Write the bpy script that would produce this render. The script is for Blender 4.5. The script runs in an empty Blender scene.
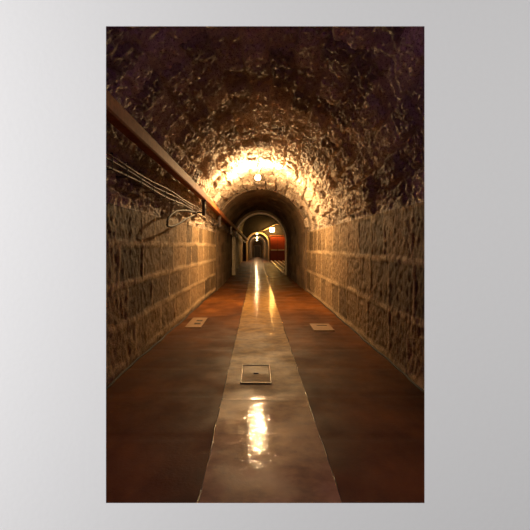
import bpy, bmesh, math, random
import numpy as np
from mathutils import Vector, Matrix
random.seed(4)
rng = np.random.RandomState(7)
C = bpy.context.scene.collection
PI = math.pi
CAM_H = 1.3

# ------------------------------------------------------------------ noise
TAB = rng.rand(64, 64, 64)
def vnoise(x, y, z):
    xi = np.floor(x).astype(int); yi = np.floor(y).astype(int); zi = np.floor(z).astype(int)
    fx = x - xi; fy = y - yi; fz = z - zi
    fx = fx*fx*(3-2*fx); fy = fy*fy*(3-2*fy); fz = fz*fz*(3-2*fz)
    def T(a, b, c): return TAB[(xi+a) & 63, (yi+b) & 63, (zi+c) & 63]
    x00 = T(0,0,0)*(1-fx)+T(1,0,0)*fx; x10 = T(0,1,0)*(1-fx)+T(1,1,0)*fx
    x01 = T(0,0,1)*(1-fx)+T(1,0,1)*fx; x11 = T(0,1,1)*(1-fx)+T(1,1,1)*fx
    y0 = x00*(1-fy)+x10*fy; y1 = x01*(1-fy)+x11*fy
    return y0*(1-fz)+y1*fz
def fbm(x, y, z, o=4):
    s = 0; a = .5; t = 0
    for i in range(o):
        s = s + a*vnoise(x+i*11.3, y+i*5.7, z+i*3.1); t += a
        x = x*2.03; y = y*2.03; z = z*2.03; a *= .5
    return s/t - .5
def hsh(a, b, k=0):
    return TAB[(a*7+k*13) & 63, (b*5+a) & 63, (b*3+k*17+a*11) & 63]
def sstep(a, b, x):
    t = np.clip((x-a)/(b-a), 0, 1); return t*t*(3-2*t)

# ------------------------------------------------------------------ materials
def new_mat(name):
    m = bpy.data.materials.new(name); m.use_nodes = True
    nt = m.node_tree; b = nt.nodes['Principled BSDF']
    return m, nt, b
def simple(name, col, rough=.5, metal=0, emit=None, es=0, bump=0, bscale=30, var=.25):
    m, nt, b = new_mat(name)
    b.inputs['Roughness'].default_value = rough; b.inputs['Metallic'].default_value = metal
    tc = nt.nodes.new('ShaderNodeTexCoord'); n = nt.nodes.new('ShaderNodeTexNoise')
    n.inputs['Scale'].default_value = bscale; n.inputs['Detail'].default_value = 5
    nt.links.new(tc.outputs['Object'], n.inputs['Vector'])
    r = nt.nodes.new('ShaderNodeValToRGB')
    r.color_ramp.elements[0].position = .3; r.color_ramp.elements[1].position = .7
    r.color_ramp.elements[0].color = (*[c*(1-var) for c in col], 1)
    r.color_ramp.elements[1].color = (*[min(1, c*(1+var)) for c in col], 1)
    nt.links.new(n.outputs['Fac'], r.inputs['Fac']); nt.links.new(r.outputs['Color'], b.inputs['Base Color'])
    if bump:
        bp = nt.nodes.new('ShaderNodeBump'); bp.inputs['Strength'].default_value = bump
        bp.inputs['Distance'].default_value = .01
        nt.links.new(n.outputs['Fac'], bp.inputs['Height']); nt.links.new(bp.outputs['Normal'], b.inputs['Normal'])
    if emit:
        b.inputs['Emission Color'].default_value = (*emit, 1); b.inputs['Emission Strength'].default_value = es
    return m
def stone(name, dark, light, joint, rough=.75, bump=.5, nscale=9, spec=.4):
    """uses vertex attributes tone (stone to stone colour) and joint (mortar)"""
    m, nt, b = new_mat(name); N = nt.nodes.new; L = nt.links.new
    b.inputs['Specular IOR Level'].default_value = spec
    at = N('ShaderNodeAttribute'); at.attribute_name = 'tone'
    aj = N('ShaderNodeAttribute'); aj.attribute_name = 'joint'
    tc = N('ShaderNodeTexCoord')
    n1 = N('ShaderNodeTexNoise'); n1.inputs['Scale'].default_value = nscale; n1.inputs['Detail'].default_value = 8; n1.inputs['Roughness'].default_value = .65
    n2 = N('ShaderNodeTexNoise'); n2.inputs['Scale'].default_value = 55; n2.inputs['Detail'].default_value = 6; n2.inputs['Roughness'].default_value = .7
    n3 = N('ShaderNodeTexNoise'); n3.inputs['Scale'].default_value = 1.3; n3.inputs['Detail'].default_value = 5
    for n in (n1, n2, n3): L(tc.outputs['Object'], n.inputs['Vector'])
    mx = N('ShaderNodeMath'); mx.operation = 'ADD'; L(at.outputs['Fac'], mx.inputs[0]); L(n1.outputs['Fac'], mx.inputs[1])
    mx2 = N('ShaderNodeMath'); mx2.operation = 'ADD'; L(mx.outputs[0], mx2.inputs[0]); L(n3.outputs['Fac'], mx2.inputs[1])
    ml = N('ShaderNodeMapRange'); ml.inputs[1].default_value = .95; ml.inputs[2].default_value = 2.0; L(mx2.outputs[0], ml.inputs[0])
    c = N('ShaderNodeMix'); c.data_type = 'RGBA'; c.inputs[6].default_value = (*dark, 1); c.inputs[7].default_value = (*light, 1)
    L(ml.outputs[0], c.inputs[0])
    c2 = N('ShaderNodeMix'); c2.data_type = 'RGBA'; L(aj.outputs['Fac'], c2.inputs[0]); L(c.outputs[2], c2.inputs[6]); c2.inputs[7].default_value = (*joint, 1)
    # small dark pits
    pr = N('ShaderNodeMapRange'); pr.inputs[1].default_value = .36; pr.inputs[2].default_value = .5; pr.inputs[3].default_value = .35; L(n2.outputs['Fac'], pr.inputs[0])
    c3 = N('ShaderNodeMix'); c3.data_type = 'RGBA'; c3.blend_type = 'MULTIPLY'; c3.inputs[0].default_value = 1
    L(c2.outputs[2], c3.inputs[6]); L(pr.outputs[0], c3.inputs[7])
    L(c3.outputs[2], b.inputs['Base Color'])
    rr = N('ShaderNodeMapRange'); rr.inputs[1].default_value = .3; rr.inputs[2].default_value = .7
    rr.inputs[3].default_value = rough-.2; rr.inputs[4].default_value = rough+.15; L(n1.outputs['Fac'], rr.inputs[0]); L(rr.outputs[0], b.inputs['Roughness'])
    bp = N('ShaderNodeBump'); bp.inputs['Strength'].default_value = bump; bp.inputs['Distance'].default_value = .03; L(n1.outputs['Fac'], bp.inputs['Height'])
    bp2 = N('ShaderNodeBump'); bp2.inputs['Strength'].default_value = bump; bp2.inputs['Distance'].default_value = .012; L(n2.outputs['Fac'], bp2.inputs['Height'])
    L(bp.outputs['Normal'], bp2.inputs['Normal']); L(bp2.outputs['Normal'], b.inputs['Normal'])
    return m
def wet_floor(name, cols, nscale, r0, r1, bump, streak=(1, 1, 1), bscale=22, spec=.5, coat=0):
    m, nt, b = new_mat(name); N = nt.nodes.new; L = nt.links.new
    tc = N('ShaderNodeTexCoord'); mp = N('ShaderNodeMapping'); mp.inputs['Scale'].default_value = streak
    L(tc.outputs['Object'], mp.inputs['Vector'])
    n1 = N('ShaderNodeTexNoise'); n1.inputs['Scale'].default_value = nscale; n1.inputs['Detail'].default_value = 9; n1.inputs['Roughness'].default_value = .62
    L(mp.outputs[0], n1.inputs['Vector'])
    r = N('ShaderNodeValToRGB'); e = r.color_ramp.elements
    e[0].position = .34; e[0].color = (*cols[0], 1); e[1].position = .66; e[1].color = (*cols[2], 1)
    k = e.new(.5); k.color = (*cols[1], 1)
    L(n1.outputs['Fac'], r.inputs['Fac']); L(r.outputs['Color'], b.inputs['Base Color'])
    n2 = N('ShaderNodeTexNoise'); n2.inputs['Scale'].default_value = 2.2; n2.inputs['Detail'].default_value = 6; L(tc.outputs['Object'], n2.inputs['Vector'])
    rr = N('ShaderNodeMapRange'); rr.inputs[1].default_value = .38; rr.inputs[2].default_value = .62; rr.inputs[3].default_value = r0; rr.inputs[4].default_value = r1
    L(n2.outputs['Fac'], rr.inputs[0]); L(rr.outputs[0], b.inputs['Roughness'])
    n3 = N('ShaderNodeTexNoise'); n3.inputs['Scale'].default_value = bscale; n3.inputs['Detail'].default_value = 5; n3.inputs['Roughness'].default_value = .6
    L(tc.outputs['Object'], n3.inputs['Vector'])
    n4 = N('ShaderNodeTexNoise'); n4.inputs['Scale'].default_value = 4; n4.inputs['Detail'].default_value = 3
    L(tc.outputs['Object'], n4.inputs['Vector'])
    bp = N('ShaderNodeBump'); bp.inputs['Strength'].default_value = bump; bp.inputs['Distance'].default_value = .006; L(n3.outputs['Fac'], bp.inputs['Height'])
    bp2 = N('ShaderNodeBump'); bp2.inputs['Strength'].default_value = bump; bp2.inputs['Distance'].default_value = .008; L(n4.outputs['Fac'], bp2.inputs['Height'])
    L(bp.outputs['Normal'], bp2.inputs['Normal']); L(bp2.outputs['Normal'], b.inputs['Normal'])
    b.inputs['Specular IOR Level'].default_value = spec
    if coat:   # patchy film of water
        n5 = N('ShaderNodeTexNoise'); n5.inputs['Scale'].default_value = 14; n5.inputs['Detail'].default_value = 7; n5.inputs['Roughness'].default_value = .7
        L(tc.outputs['Object'], n5.inputs['Vector'])
        cr = N('ShaderNodeMapRange'); cr.inputs[1].default_value = .46; cr.inputs[2].default_value = .62; cr.inputs[3].default_value = coat*.12; cr.inputs[4].default_value = coat*1.0
        L(n5.outputs['Fac'], cr.inputs[0]); L(cr.outputs[0], b.inputs['Coat Weight'])
        b.inputs['Coat Roughness'].default_value = .035; b.inputs['Coat IOR'].default_value = 1.4
        bp3 = N('ShaderNodeBump'); bp3.inputs['Strength'].default_value = 1; bp3.inputs['Distance'].default_value = .0020
        n6 = N('ShaderNodeTexNoise'); n6.inputs['Scale'].default_value = 26; n6.inputs['Detail'].default_value = 3; L(tc.outputs['Object'], n6.inputs['Vector'])
        L(n6.outputs['Fac'], bp3.inputs['Height']); L(bp3.outputs['Normal'], b.inputs['Coat Normal'])
    return m

M = {}
M['wall_stone'] = stone('pale_stone_blocks', (.095,.060,.028), (.30,.20,.10), (.56,.42,.25), rough=.85, bump=.5, nscale=11)
M['vault_stone'] = stone('rough_vault_stone', (.22,.165,.12), (.70,.56,.42), (.52,.42,.31), rough=.7, bump=1.0, nscale=18, spec=.35)
M['dark_stone'] = stone('brown_stone_lining', (.13,.085,.05), (.34,.235,.14), (.40,.29,.17), rough=.8, bump=.4)  # brown stone of the lining and portal, darker than the vault stone
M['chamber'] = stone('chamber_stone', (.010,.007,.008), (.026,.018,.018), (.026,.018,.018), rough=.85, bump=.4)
M['far_stone'] = stone('far_plaster', (.30,.20,.11), (.52,.38,.22), (.5,.38,.22), rough=.7, bump=.3)
M['side_floor'] = wet_floor('red_brown_wet_floor', ((.055,.018,.0055), (.105,.035,.008), (.18,.062,.013)), 1.6, .48, .7, .3, (1, .55, 1), 45, spec=.06, coat=.05)
M['strip'] = wet_floor('pale_concrete_strip', ((.14,.070,.018), (.24,.130,.036), (.34,.195,.062)), 6, .45, .65, .16, (1,1,1), 60, spec=.10, coat=.5)
M['wet_edge'] = simple('wet_strip_edge', (.07,.04,.02), .16, bump=.5, bscale=40)
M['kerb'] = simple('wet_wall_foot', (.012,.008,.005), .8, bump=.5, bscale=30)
M['rim'] = simple('pale_arch_rim', (.7,.57,.40), .6, bump=.4)
M['beam'] = simple('varnished_copper_beam', (.27,.085,.024), .75, 0, bump=.25, bscale=14)
M['steel'] = simple('dark_bracket_steel', (.05,.035,.03), .45, .6, bump=.2)
M['cable'] = simple('grey_cable', (.085,.062,.048), .65, 0)
M['cable_black'] = simple('black_cable', (.02,.015,.012), .75)
M['tie'] = simple('cable_tie', (.012,.010,.010), .9)
M['iron'] = simple('wet_cover_iron', (.10,.075,.05), .22, .7, bump=.5, bscale=60)
M['plate'] = simple('pale_floor_plate', (.26,.15,.065), .5, bump=.3)
M['slot'] = simple('dark_slot', (.015,.01,.008), .8)
M['red'] = simple('red_painted_door', (.30,.045,.012), .5, bump=.2)
M['red_dark'] = simple('red_door_rail', (.16,.05,.02), .5)
M['rail'] = simple('pale_worn_rail', (.55,.42,.28), .35, .2, bump=.3)
M['conduit'] = simple('dull_conduit', (.30,.22,.16), .7)
M['door_grey'] = simple('far_door_paint', (.16,.11,.07), .5)
M['plaster'] = simple('pale_painted_plaster', (.80,.795,.80), .85, 0, bump=.05, bscale=60, var=.006)
M['room_floor'] = simple('grey_room_floor', (.12,.115,.11), .8)
M['beam'].node_tree.nodes['Principled BSDF'].inputs['Specular IOR Level'].default_value = .2
M['bulb'] = simple('glowing_bulb', (1,.8,.5), .3, emit=(1,.64,.30), es=4500)
M['bulb_far'] = simple('glowing_far_bulb', (1,.8,.5), .3, emit=(1,.66,.34), es=2200)
M['bulb_amber'] = simple('amber_bulb', (1,.6,.1), .3, emit=(1,.52,.12), es=250)
M['base'] = simple('lamp_base_metal', (.2,.16,.1), .4, .7)

# ------------------------------------------------------------------ object helpers
def link(name, me, mat=None, parent=None, loc=None):
    o = bpy.data.objects.new(name, me); C.objects.link(o)
    if mat: me.materials.append(mat)
    if parent: o.parent = parent
    if loc: o.location = loc
    return o
def obj(name, bm, mat, parent=None, loc=None, smooth=False):
    me = bpy.data.meshes.new(name); bm.to_mesh(me); bm.free()
    if smooth:
        for p in me.polygons: p.use_smooth = True
    return link(name, me, mat, parent, loc)
def thing(name, label, cat, loc=(0,0,0), group=None):
    o = bpy.data.objects.new(name, None); C.objects.link(o); o.location = loc
    return tag(o, label, cat, group)
def tag(o, label, cat, group=None):
    o['label'] = label; o['category'] = cat
    if group: o['group'] = group
    return o
def struct(o): o['kind'] = 'structure'; return o
def box(bm, c, s, bev=0):
    r = bmesh.ops.create_cube(bm, size=1, matrix=Matrix.Translation(c) @ Matrix.Diagonal((*s, 1)))
    if bev:
        es = list({e for v in r['verts'] for e in v.link_edges})
        bmesh.ops.bevel(bm, geom=es, offset=bev, segments=2, affect='EDGES', profile=.5)
def cyl(bm, a, b, r, r2=None, n=16):
    a = Vector(a); b = Vector(b); d = b-a
    q = d.to_track_quat('Z', 'Y').to_matrix().to_4x4()
    bmesh.ops.create_cone(bm, cap_ends=True, segments=n, radius1=r, radius2=r if r2 is None else r2, depth=d.length,
                          matrix=Matrix.Translation((a+b)/2) @ q)
def tube(bm, pts, r, n=8, cap=True):
    pts = [Vector(p) for p in pts]; rings = []
    up = Vector((0, 0, 1))
    for i, p in enumerate(pts):
        t = (pts[min(i+1, len(pts)-1)] - pts[max(i-1, 0)]).normalized()
        s = t.cross(up)
        if s.length < 1e-3: s = t.cross(Vector((1, 0, 0)))
        s.normalize(); w = s.cross(t)
        rings.append([bm.verts.new(p + r*(math.cos(2*PI*k/n)*s + math.sin(2*PI*k/n)*w)) for k in range(n)])
    for a, b in zip(rings, rings[1:]):
        for k in range(n): bm.faces.new((a[k], a[(k+1) % n], b[(k+1) % n], b[k]))
    if cap: bm.faces.new(rings[0][::-1]); bm.faces.new(rings[-1])
def smooth_path(pts, n=8):
    P = [Vector(p) for p in pts]; P = [P[0]*2-P[1]] + P + [P[-1]*2-P[-2]]; out = []
    for i in range(1, len(P)-2):
        for k in range(n):
            t = k/n; a, b, c, d = P[i-1:i+3]
            out.append(.5*((2*b)+(c-a)*t+(2*a-5*b+4*c-d)*t*t+(3*b-a-3*c+d)*t**3))
    out.append(P[-2]); return out
def grid_mesh(name, P, attrs, mat):
    """P: (a,b,3) array of positions"""
    a, b, _ = P.shape
    idx = np.arange(a*b).reshape(a, b)
    q = np.stack([idx[:-1,:-1], idx[1:,:-1], idx[1:,1:], idx[:-1,1:]], -1).reshape(-1, 4)
    me = bpy.data.meshes.new(name)
    me.vertices.add(a*b); me.vertices.foreach_set('co', P.reshape(-1).astype(np.float32))
    me.loops.add(q.size); me.loops.foreach_set('vertex_index', q.reshape(-1).astype(np.int32))
    me.polygons.add(len(q)); me.polygons.foreach_set('loop_start', (np.arange(len(q))*4).astype(np.int32))
    me.update(calc_edges=True)
    me.polygons.foreach_set('use_smooth', np.ones(len(q), bool))
    for k, v in attrs.items():
        at = me.attributes.new(k, 'FLOAT', 'POINT'); at.data.foreach_set('value', v.reshape(-1).astype(np.float32))
    return link(name, me, mat)

# ------------------------------------------------------------------ tunnel shells
# profile: distance along the section s in [0,1]: left wall, vault, right wall
def prof(part, t, L, R, sp, cr):
    """part 0 left wall (t up), 1 vault (t left to right), 2 right wall (t down). returns x, z, nx, nz (inward), arc length"""
    hw = (R-L)/2; cx = (R+L)/2; rise = cr-sp
    if part == 0:
        return L+0*t, sp*t, 1+0*t, 0*t, sp*t
    if part == 2:
        return R+0*t, sp*(1-t), -1+0*t, 0*t, sp + PI*(hw+rise)/2 + sp*t
    th = PI*(1-t)
    x = cx+hw*np.cos(th); z = sp+rise*np.sin(th)
    nx = -np.cos(th)/hw; nz = -np.sin(th)/np.maximum(rise, .1); l = np.sqrt(nx**2+nz**2)
    return x, z, nx/l, nz/l, sp + PI*(hw+rise)/2*t
def bricks(u, v, rowh, ln, joint, seed, v0=0.0, wob=.03):
    """u along tunnel, v along section. returns distance-to-joint 0..1 mortar mask, cell tone, cell height"""
    u = u + wob*(fbm(u*1.7, v*1.7, v*0+seed)*2); v = v + wob*(fbm(u*1.5+9, v*1.5, v*0+seed+4)*2)
    row = np.floor((v-v0)/rowh).astype(int); fv = (v-v0)/rowh-row
    off = hsh(row, row*0+seed, 1); ul = u/(ln*(.8+.45*hsh(row, row*0+seed, 2)))+off*3
    col = np.floor(ul).astype(int); fu = ul-col
    # jitter the joint place of every stone
    j0 = (hsh(col, row, 3)-.5)*.35; j1 = (hsh(col+1, row, 3)-.5)*.35
    cc = np.where(fu < j0, col-1, np.where(fu > 1+j1, col+1, col))
    du = np.minimum(np.abs(fu-j0), np.abs(fu-1-j1))*ln; dv = np.minimum(fv, 1-fv)*rowh
    d = np.minimum(du, dv)
    return 1-sstep(joint*.35, joint*1.2, d), hsh(cc, row, 5), hsh(cc, row, 6)
def shell(name, part, secs, mat, du, dv, style, drop=None):
    """secs: list of (y, L, R, spring, crown)"""
    ys = np.array([s[0] for s in secs]); y = np.arange(ys[0], ys[-1]+1e-6, du)
    if y[-1] < ys[-1]-1e-4: y = np.append(y, ys[-1])
    I = lambda k: np.interp(y, ys, [s[k] for s in secs])[:, None]
    L, R, sp, cr = I(1), I(2), I(3), I(4)
    ln = secs[0][3] if part != 1 else PI*((secs[0][2]-secs[0][1])/2+secs[0][4]-secs[0][3])/2
    n = max(3, int(ln/dv)); t = np.linspace(0, 1, n)[None, :]
    o = np.ones((len(y), 1))
    x, z, nx, nz, s = prof(part, t*o, L, R, sp, cr)
    Y = y[:, None]*np.ones_like(x)
    disp = np.zeros_like(x)+0.0; joint = np.zeros_like(x); tone = np.zeros_like(x)+.5
    if style:
        if style == 'wall':
            jm, tn, hh = bricks(Y, z, .42 if part == 0 else .56, .95, .045, 3 if part == 0 else 8, .07 if part == 0 else .03)
            # the stone face: chisel marks and pits
            f = fbm(Y*7, z*7, x*2+part, 5)
            f2 = fbm(Y*26, z*20, x*2+part, 3)
            disp = .010*(hh-.5)*(1-jm) + .025*f + .030*f2 + .008*jm
            edge = 1-sstep(.0, .18, np.abs(z-sp))
            joint = np.clip(jm*.8*(fbm(Y*3, z*3, x*0, 3)*1.2+.75), 0, 1); tone = tn
        elif style == 'vault':
            jm, tn, hh = bricks(Y, s, .30, .46, .030, 21, .0, .10)
            f = fbm(Y*6, s*6, s*0, 5); f2 = fbm(Y*14, s*17, s*0+3, 4); f3 = fbm(Y*37, s*41, s*0+8, 2)
            big = fbm(Y*1.7, s*1.7, s*0+7, 3)
            disp = .085*(hh-.5)*(1-jm) + .03*f + .08*f2 + .02*big + .06*f3 - .035*jm
            e = sstep(0, .10, np.minimum(t, 1-t)*ln*o)
            disp = disp*(.3+.7*e)
            joint = jm*.35; tone = tn
        elif style == 'fine':
            jm, tn, hh = bricks(Y, s, .35, .7, .03, 33, .0, .05)
            disp = .03*(hh-.5)+.05*fbm(Y*4, s*4, s*0, 4); joint = jm*.5; tone = tn
    X = x+nx*disp; Z = z+nz*disp
    if drop is not None: Z = Z - (drop(Y) if part != 1 else 0) * (1-np.clip(Z/1.4, 0, 1))
    P = np.stack([X, Y, Z], -1)
    if part == 0: P[:, 0, 2] -= .08
    if part == 2: P[:, -1, 2] -= .08
    return struct(grid_mesh(name, P, {'tone': tone, 'joint': joint}, mat))

SEC_A = [(1.60,-1.42,1.52,1.70,3.40), (4.4,-1.40,1.51,1.70,3.36), (8.5,-1.31,1.50,1.70,3.26), (10.6,-1.28,1.50,1.70,3.16), (12.2,-1.25,1.48,1.70,3.04), (13.4,-1.20,1.45,1.68,2.97)]
SEC_B = [(13.4,-1.17,1.39,1.66,2.94), (20.8,-1.10,1.36,1.6,2.90)]
SEC_C = [(20.95,-1.25,3.1,2.5,4.6), (40.0,-1.25,3.1,2.5,4.6)]
SEC_D = [(40.15,-.86,1.03,1.5,2.45), (95.0,-.90,1.05,1.5,2.48)]
def drop(Y): return np.where(Y < 40, 0, np.where(Y < 64, (Y-40)*.0154, .37+(Y-64)*.021))

shell('wall_left', 0, SEC_A, M['wall_stone'], .02, .02, 'wall')
shell('ceiling', 1, SEC_A, M['vault_stone'], .019, .017, 'vault')
shell('wall_right', 2, SEC_A, M['wall_stone'], .02, .02, 'wall')
shell('wall_left', 0, SEC_B, M['dark_stone'], .08, .08, 'fine')
shell('ceiling', 1, SEC_B, M['dark_stone'], .08, .08, 'fine')
shell('wall_right', 2, SEC_B, M['dark_stone'], .08, .08, 'fine')
shell('wall_left', 0, SEC_C, M['dark_stone'], .15, .15, 'fine')
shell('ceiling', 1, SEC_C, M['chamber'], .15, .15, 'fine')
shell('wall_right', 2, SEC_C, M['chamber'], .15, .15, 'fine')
shell('wall_left', 0, SEC_D, M['far_stone'], .4, .3, 'fine', drop)
shell('ceiling', 1, SEC_D, M['far_stone'], .4, .15, 'fine')
shell('wall_right', 2, SEC_D, M['far_stone'], .4, .3, 'fine', drop)

def outline(L, R, sp, cr, n=40, z0=-.1):
    p = [(L, z0), (L, sp*.5)]
    for k in range(n+1):
        th = PI*(1-k/n); p.append(((L+R)/2+(R-L)/2*math.cos(th), sp+(cr-sp)*math.sin(th)))
    return p + [(R, sp*.5), (R, z0)]
def ring(name, inner, outer, y0, y1, mat, n=40, parent=None, z0=-.1):
    """solid arch between two outlines"""
    a = outline(*inner, n=n, z0=z0); b = outline(*outer, n=n, z0=z0); bm = bmesh.new()
    V = [[bm.verts.new((x, y, z)) for x, z in q] for q, y in ((a, y0), (b, y0), (a, y1), (b, y1))]
    for i in range(len(a)-1):
        bm.faces.new((V[0][i], V[0][i+1], V[1][i+1], V[1][i]))
        bm.faces.new((V[2][i], V[3][i], V[3][i+1], V[2][i+1]))
        bm.faces.new((V[0][i], V[2][i], V[2][i+1], V[0][i+1]))
        bm.faces.new((V[1][i], V[1][i+1], V[3][i+1], V[3][i]))
    for i in (0, -1): bm.faces.new([V[k][i] for k in (0, 1, 3, 2)])
    bmesh.ops.recalc_face_normals(bm, faces=bm.faces)
    me = bpy.data.meshes.new(name); bm.to_mesh(me); bm.free()
    return link(name, me, mat, parent)
# step where the narrower lining begins, the portal wall, the chamber's end wall and the far rings
struct(ring('trim_1', (-1.17,1.39,1.66,2.94), (-1.6,1.9,1.7,3.4), 13.4, 13.6, M['dark_stone']))
struct(ring('wall_portal', (-1.00,1.30,1.5,2.76), (-1.6,3.4,2.6,5.0), 20.8, 20.98, M['dark_stone']))
struct(ring('trim_2', (-.95,1.26,1.5,2.72), (-1.02,1.32,1.5,2.79), 20.72, 20.99, M['rim']))
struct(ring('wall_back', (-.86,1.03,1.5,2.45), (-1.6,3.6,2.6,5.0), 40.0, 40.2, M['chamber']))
struct(ring('trim_3', (-.80,.97,1.5,2.39), (-.93,1.10,1.5,2.52), 39.93, 40.25, M['rim']))
struct(ring('trim_4', (-.72,.88,1.5,2.28), (-.95,1.10,1.5,2.5), 63.8, 64.2, M['rim'], z0=-.5))
struct(ring('trim_5', (-.72,.88,1.5,2.28), (-.95,1.10,1.5,2.5), 83.8, 84.2, M['rim'], z0=-1))
# pilaster of pale stone at the left foot of the portal and one in the chamber
for i, (x, y) in enumerate(((-1.04, 20.66), (-1.16, 27.0))):
    bm = bmesh.new(); box(bm, (x, y, 1.05), (.16, .2, 2.1), .015)
    struct(obj('trim_%d' % (6+i), bm, M['rim']))

# ------------------------------------------------------------------ floors
def floor_part(name, x0, x1, y0, y1, z, mat, du=.05, amp=.004, seam=None, seams=(), fall=None):
    y = np.concatenate([np.arange(y0, min(y1, 14), du), np.arange(max(y0, min(y1, 14)), y1, .4), [y1]])
    x = np.linspace(x0, x1, max(3, int((x1-x0)/.04)))
    Y, X = np.meshgrid(y, x, indexing='ij')
    Z = z + amp*2*fbm(X*2.5, Y*2.5, X*0, 4)
    if seam:
        k = np.abs(((Y/seam) % 1)-.5)*seam
        Z = Z - .006*(1-sstep(.0, .05, k))
    for s in seams: Z = Z - .010*(1-sstep(.0, .04, np.abs(Y-s)))
    Z = Z - drop(Y)
    P = np.stack([X, Y, Z], -1)
    P = P[:, ::-1]
    return struct(grid_mesh(name, P, {}, mat))
SL, SR = -.294, .425
floor_part('floor', -1.6, SL-.006, 1.55, 96, 0, M['side_floor'], seam=.9)
floor_part('floor', SR+.006, 3.3, 1.55, 96, 0, M['side_floor'], seam=.9)
floor_part('floor', SL-.02, SR+.02, 1.55, 96, -.022, M['slot'])
st = floor_part('floor_strip', SL, SR, 1.55, 96, .012, M['strip'], du=.04, amp=.004, seams=(3.9, 6.85, 9.9, 13, 17))
st.name = 'floor'
# rounded, wet edges of the strip
for sx, xx in ((-1, SL), (1, SR)):
    bm = bmesh.new(); pts = []
    y = 1.6
    while y < 40:
        pts.append((xx + .004*math.sin(y*5.1)+.003*math.sin(y*13), y, .004+.002*math.sin(y*9))); y += .06
    tube(bm, pts, .008, 8)
    struct(obj('trim_8' if sx < 0 else 'trim_9', bm, M['wet_edge'], smooth=True))
# worn concrete kerbs where the walls meet the floor
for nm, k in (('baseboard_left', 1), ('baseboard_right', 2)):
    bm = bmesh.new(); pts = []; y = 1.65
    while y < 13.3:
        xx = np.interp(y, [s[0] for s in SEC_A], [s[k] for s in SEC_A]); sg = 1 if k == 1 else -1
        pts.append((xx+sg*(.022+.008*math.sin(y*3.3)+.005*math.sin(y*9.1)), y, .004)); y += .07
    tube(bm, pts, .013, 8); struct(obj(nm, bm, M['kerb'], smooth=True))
# end wall
bm = bmesh.new(); box(bm, (0, 95.1, .6), (3, .2, 4.2)); struct(obj('wall_end', bm, M['far_stone']))
dr = thing('far_door', 'tiny dark double door closing the far end of the tunnel', 'door', (.05, 94.95, -1.02))
for s in (-1, 1):
    bm = bmesh.new(); box(bm, (s*.31, 0, 1.15), (.58, .06, 2.3), .01); obj('door_leaf', bm, M['door_grey'], dr)
bm = bmesh.new()
for s in (-1, 1): box(bm, (s*.66, 0, 1.2), (.1, .1, 2.4))
box(bm, (0, 0, 2.36), (1.42, .1, .1)); obj('door_frame', bm, M['rim'], dr)

# ------------------------------------------------------------------ pale room wall with the opening
D = 1.5; f = 464.0
ox0, ox1 = (106-257)/f*D, (424.5-257)/f*D
oz0, oz1 = CAM_H-(503-246)/f*D, CAM_H+(246-26.3)/f*D
bm = bmesh.new(); T = .10; E = .10
def rect(x0, x1, z0, z1, y): return [bm.verts.new(p) for p in ((x0,y,z0), (x1,y,z0), (x1,y,z1), (x0,y,z1))]
a = rect(ox0, ox1, oz0, oz1, D); b = rect(-4, 4, -.05, 4, D)
c = rect(ox0-E, ox1+E, oz0-E, oz1+E, D+T); d = rect(-4, 4, -.05, 4, D+T)
for i in range(4):
    j = (i+1) % 4
    bm.faces.new((b[i], b[j], a[j], a[i])); bm.faces.new((c[i], c[j], d[j], d[i]))
    bm.faces.new((a[i], a[j], c[j], c[i])); bm.faces.new((d[i], d[j], b[j], b[i]))
bmesh.ops.recalc_face_normals(bm, faces=bm.faces)
struct(obj('wall_front', bm, M['plaster']))

# ------------------------------------------------------------------ beam, cables, brackets on the left wall
def beam_at(y):
    return (float(np.interp(y, [1.6, 9.7, 14, 20.7, 39], [-1.06, -1.04, -1.0, -.90, -.80])),
            float(np.interp(y, [1.6, 9.7, 14, 20.7, 39], [2.30, 2.26, 2.15, 2.02, 1.80])))
bm = bmesh.new(); ringv = []
ys = [1.66, 3, 5, 7, 9, 11, 12.5, 14, 17, 20.7, 26, 32, 39]
w, h = .05, .065
shape = [(-w, -h), (w-.012, -h), (w, -h+.012), (w, h-.012), (w-.012, h), (-w, h)]
for y in ys:
    bx, bz = beam_at(y); ringv.append([bm.verts.new((bx+a_, y, bz+b_)) for a_, b_ in shape])
for A, B in zip(ringv, ringv[1:]):
    for k in range(6): bm.faces.new((A[k], A[(k+1) % 6], B[(k+1) % 6], B[k]))
bm.faces.new(ringv[0]); bm.faces.new(ringv[-1][::-1]); bmesh.ops.recalc_face_normals(bm, faces=bm.faces)
tag(obj('overhead_beam', bm, M['beam']), 'long reddish brown beam running high along the left wall', 'beam')

def wall_x(y, z):
    L = float(np.interp(y, [s[0] for s in SEC_A+SEC_B[1:]], [s[1] for s in SEC_A+SEC_B[1:]]))
    if 14 < y <= 20.8: L = -1.09
    R = 1.5; sp = 1.7; cx = (L+R)/2; hw = (R-L)/2
    if z <= sp: return L
    return cx-hw*math.sqrt(max(0, 1-((z-sp)/(3.1-sp))**2))
cable_specs = [(2.085, .011, 'top'), (2.045, .010, 'middle'), (1.995, .013, 'bottom')]
names = {'top': 'grey cable strapped along the left wall, topmost of the three',
         'middle': 'grey cable strapped along the left wall, middle of the three',
         'bottom': 'thicker grey cable strapped along the left wall, lowest of the three'}
def cable_pt(y, z0):
    s = float(np.interp(y, [1.6, 9, 14, 20.7, 39], [0, -.03, -.16, -.26, -.42]))
    z = z0+s; sag = .012*math.sin(y*2.2+z0*30)
    return (min(wall_x(min(y, 20.7), z)+.085, 0) if y < 20.7 else -.93, y, z+sag)
for z0, r, k in cable_specs:
    bm = bmesh.new(); y = 1.66; pts = []
    while y < 38.9: pts.append(cable_pt(y, z0)); y += .15
    tube(bm, pts, r, 7)
    tag(obj('wall_cable', bm, M['cable'], smooth=True), names[k], 'cable', 'cables along the left wall')
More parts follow.
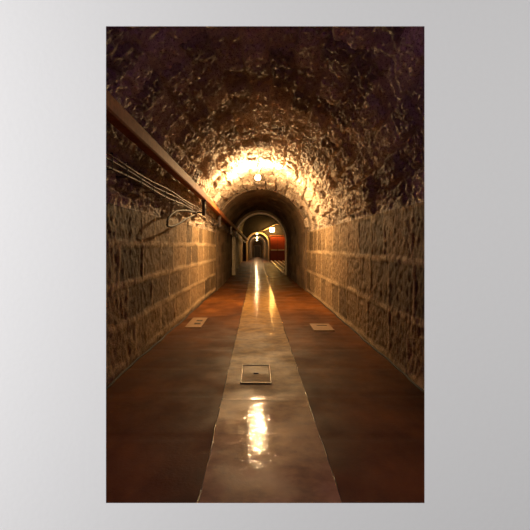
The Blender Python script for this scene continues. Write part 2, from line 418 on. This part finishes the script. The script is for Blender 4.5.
# straps that hold the cables
where = ['nearest', 'second', 'third', 'fourth', 'fifth', 'sixth', 'seventh', 'eighth']
yy = [4.05, 4.5, 5.0, 5.55, 6.2, 6.9, 7.7, 8.6]
for i, y in enumerate(yy):
    p = cable_pt(y, 2.04); bm = bmesh.new()
    box(bm, (p[0]+.016, y, p[2]), (.006, .022, .15), .002); box(bm, (p[0]-.04, y, p[2]+.07), (.115, .022, .006)); box(bm, (p[0]-.04, y, p[2]-.07), (.115, .022, .006))
    tag(obj('cable_strap', bm, M['tie']), 'thin black strap round the wall cables, %s from the near end' % where[i], 'strap', 'straps round the wall cables')
# brackets carrying the beam
bk = [(9.1, 'steel bracket below the beam where the black cable loop hangs'),
      (12.6, 'steel bracket under the beam just before the dark lining'),
      (17.0, 'steel bracket under the beam inside the dark lining'),
      (20.0, 'steel bracket under the beam beside the pale arch rim')]
for y, lab in bk:
    bx, bz = beam_at(y); t = thing('beam_bracket', lab, 'bracket', (bx, y, bz-.057), 'brackets under the beam')
    wx = wall_x(y, bz-.3)-bx
    bm = bmesh.new(); box(bm, (0, 0, -.015), (.10, .06, .028), .004); box(bm, (.0, 0, -.16), (.06, .10, .30), .006)
    box(bm, (-.0, 0, -.27), (.05, .09, .035), .004); obj('hanger', bm, M['steel'], t)
    bm = bmesh.new(); tube(bm, [(0, 0, -.25), (wx*.5, 0, -.25), (wx-.02, 0, -.28)], .012, 8); obj('arm', bm, M['steel'], t)
    for zz in (-.06, -.19):
        bm = bmesh.new(); cyl(bm, (.028, 0, zz), (.045, 0, zz), .012, n=6); obj('bolt', bm, M['base'], t)
# hanging loop of black cable
def at(px, py, y): return Vector(((px-257)/f*y, y, CAM_H+(246-py)/f*y))
loop = [(194,212), (186,210.5), (176,211.5), (168.5,218), (168,226), (177,224.5), (187,218.5), (194,215)]
bm = bmesh.new(); tube(bm, smooth_path([at(px, py, 1.18*464/(257-px)) for px, py in loop]), .016, 8)
tag(obj('cable_loop', bm, M['cable_black'], smooth=True), 'black cable loop drooping from the bracket below the beam', 'cable')

# ------------------------------------------------------------------ lamps
def lamp(loc, lab, mat, r=.07, grp='round ceiling lamps', top=.34):
    t = thing('ceiling_lamp', lab, 'lamp', loc, grp)
    bm = bmesh.new(); bmesh.ops.create_uvsphere(bm, u_segments=20, v_segments=12, radius=r); 
    for v in bm.verts: v.co.z *= .85
    obj('bulb', bm, mat, t, smooth=True)
    bm = bmesh.new(); cyl(bm, (0, 0, r*.75), (0, 0, r*.75+.035), r*.8, r*.9, 20); cyl(bm, (0, 0, r*.75+.03), (0, 0, top), .009, n=10); obj('lamp_base', bm, M['base'], t)
    return t
lamp((.02, 10.4, 2.83), 'bright glowing ceiling lamp hanging nearest, above the pale strip', M['bulb'], .06)
lamp((0, 41.0, 2.40), 'small glowing lamp under the crown of the second archway', M['bulb_far'], .055)
lamp((0, 58, 2.30), 'tiny glowing lamp in the far passage, middle of the three distant lamps', M['bulb_far'], .04)
lamp((0, 86, 2.30), 'tiniest glowing lamp, farthest of the three distant lamps', M['bulb_far'], .04)
# amber lantern on the chamber's end wall
t = thing('wall_lantern', 'amber glowing lantern on the wall above the red door', 'lamp', (1.28, 39.3, 2.5))
bm = bmesh.new(); box(bm, (0, 0, .16), (.36, .26, .30), .04); obj('lantern_glass', bm, M['bulb_amber'], t)
bm = bmesh.new(); box(bm, (0, 0, .33), (.44, .34, .04), .01); box(bm, (0, 0, -.01), (.4, .3, .03), .01); box(bm, (0, .35, .15), (.06, .6, .06)); obj('lantern_frame', bm, M['base'], t)

# red doors in the chamber
t = thing('red_door', 'red painted wooden door beneath the amber lantern', 'door', (1.78, 39.9, 0))
for s in (-1, 1):
    bm = bmesh.new(); box(bm, (s*.31, 0, 1.05), (.60, .07, 2.1), .01)
    for k in range(4): box(bm, (s*.31-.22+k*.147, -.04, 1.05), (.012, .012, 2.0))
    d_ = obj('door_leaf', bm, M['red'], t)
    bm = bmesh.new(); box(bm, (s*.31, -.06, .95), (.56, .05, .12), .01); obj('door_rail', bm, M['rail'], d_)
bm = bmesh.new()
for s in (-1, 1): box(bm, (s*.66, -.02, 1.1), (.09, .12, 2.2), .01)
box(bm, (0, -.02, 2.19), (1.41, .12, .1), .01); obj('door_frame', bm, M['red_dark'], t)
# pale conduit climbing the end wall
bm = bmesh.new()
pts = [(.15, 39.86, 2.56), (.45, 39.8, 2.60), (.8, 39.8, 2.74), (1.15, 39.8, 2.92), (1.5, 39.8, 3.1), (1.9, 39.85, 3.2)]
tube(bm, smooth_path(pts), .03, 8); tag(obj('conduit', bm, M['conduit'], smooth=True), 'pale curved conduit rising over the amber lantern', 'pipe')
# pale rails on the chamber floor
rl = ['closest to the walkway', 'second from the walkway', 'third from the walkway', 'farthest from the walkway']
for i, x in enumerate((1.20, 1.52, 1.84, 2.2)):
    bm = bmesh.new(); box(bm, (x, 30.4, .035), (.11, 18.4, .07), .01)
    tag(obj('floor_rail', bm, M['rail']), 'pale rail lying on the chamber floor, ' + rl[i], 'rail', 'rails on the chamber floor')

# ------------------------------------------------------------------ covers in the floor
t = thing('drain_cover', 'wet square metal cover set in the pale central strip', 'drain cover', (-.01, 4.66, .018))
bm = bmesh.new()
for s in (-1, 1): box(bm, (s*.143, 0, .002), (.012, .66, .012), .003); box(bm, (0, s*.325, .002), (.30, .014, .012), .003)
obj('cover_frame', bm, M['iron'], t)
bm = bmesh.new(); box(bm, (0, 0, -.006), (.262, .62, .012), .003); obj('cover_plate', bm, M['strip'], t)
bm = bmesh.new(); box(bm, (0, 0, .006), (.05, .02, .012), .003); obj('cover_handle', bm, M['steel'], t)
t = thing('floor_plate', 'pale floor plate with two dark slots beside the left wall', 'floor plate', (-1.02, 7.85, .004))
bm = bmesh.new(); box(bm, (0, 0, .002), (.26, 1.0, .012), .003); obj('plate', bm, M['plate'], t)
for s in (-.14, .16): bm = bmesh.new(); box(bm, (.03, s, .009), (.10, .13, .006)); obj('slot', bm, M['slot'], t)
t = thing('floor_plate', 'pale rectangular floor plate with a thin slot, right of the strip', 'floor plate', (1.03, 7.4, .004))
bm = bmesh.new(); box(bm, (0, 0, .002), (.32, .62, .012), .003); obj('plate', bm, M['plate'], t)
bm = bmesh.new(); box(bm, (.02, .12, .009), (.16, .03, .006)); obj('slot', bm, M['slot'], t)

# ------------------------------------------------------------------ light and camera
def area(name, loc, target, sx, sy, power, col):
    l = bpy.data.lights.new(name, 'AREA'); l.shape = 'RECTANGLE'; l.size = sx; l.size_y = sy; l.energy = power; l.color = col
    o = bpy.data.objects.new(name, l); C.objects.link(o); o.location = loc
    o.rotation_euler = (Vector(target)-Vector(loc)).to_track_quat('-Z', 'Y').to_euler(); return o
area('room_window_light', (-3.7, -1.0, 1.6), (.0, 1.5, 1.25), 1.4, 1.8, 205, (1, .985, .985))
area('room_right_fill', (3.4, -.7, 1.9), (.6, 1.5, 1.25), 1.4, 1.4, 55, (1, .985, .97))  # weak added fill from the right, evens the brightness across the wall
l = bpy.data.lights.new('violet_fill', 'POINT'); l.energy = 4.5; l.color = (.42, .06, 1.0); l.shadow_soft_size = .1  # added unseen fill, tints the dark near end of the tunnel violet
o = bpy.data.objects.new('violet_fill', l); C.objects.link(o); o.location = (.05, 1.72, 2.32)
l = bpy.data.lights.new('violet_floor_fill', 'SPOT'); l.energy = 32; l.color = (.30, .05, 1.0); l.spot_size = 1.7; l.spot_blend = .9; l.shadow_soft_size = .1  # second added fill, unseen spot that casts violet on the near floor
o = bpy.data.objects.new('violet_floor_fill', l); C.objects.link(o); o.location = (.05, 1.72, 2.30)
o.rotation_euler = (Vector((0, 2.3, 0))-Vector(o.location)).to_track_quat('-Z', 'Y').to_euler()
w_ = bpy.data.worlds.new('World'); bpy.context.scene.world = w_; w_.use_nodes = True
w_.node_tree.nodes['Background'].inputs[0].default_value = (.5, .5, .55, 1); w_.node_tree.nodes['Background'].inputs[1].default_value = .05

cam = bpy.data.cameras.new('camera'); co = bpy.data.objects.new('camera', cam); C.objects.link(co)
co.location = (0, 0, CAM_H); co.rotation_euler = (PI/2, 0, 0)
cam.sensor_width = 36; cam.lens = 36*f/530; cam.shift_x = 8/530; cam.shift_y = -19/530; cam.clip_end = 300; cam.clip_start = .05
sc = bpy.context.scene; sc.camera = co
vs = sc.view_settings; vs.view_transform = 'Standard'; vs.look = 'None'; vs.gamma = 1; vs.exposure = 0; vs.use_curve_mapping = False
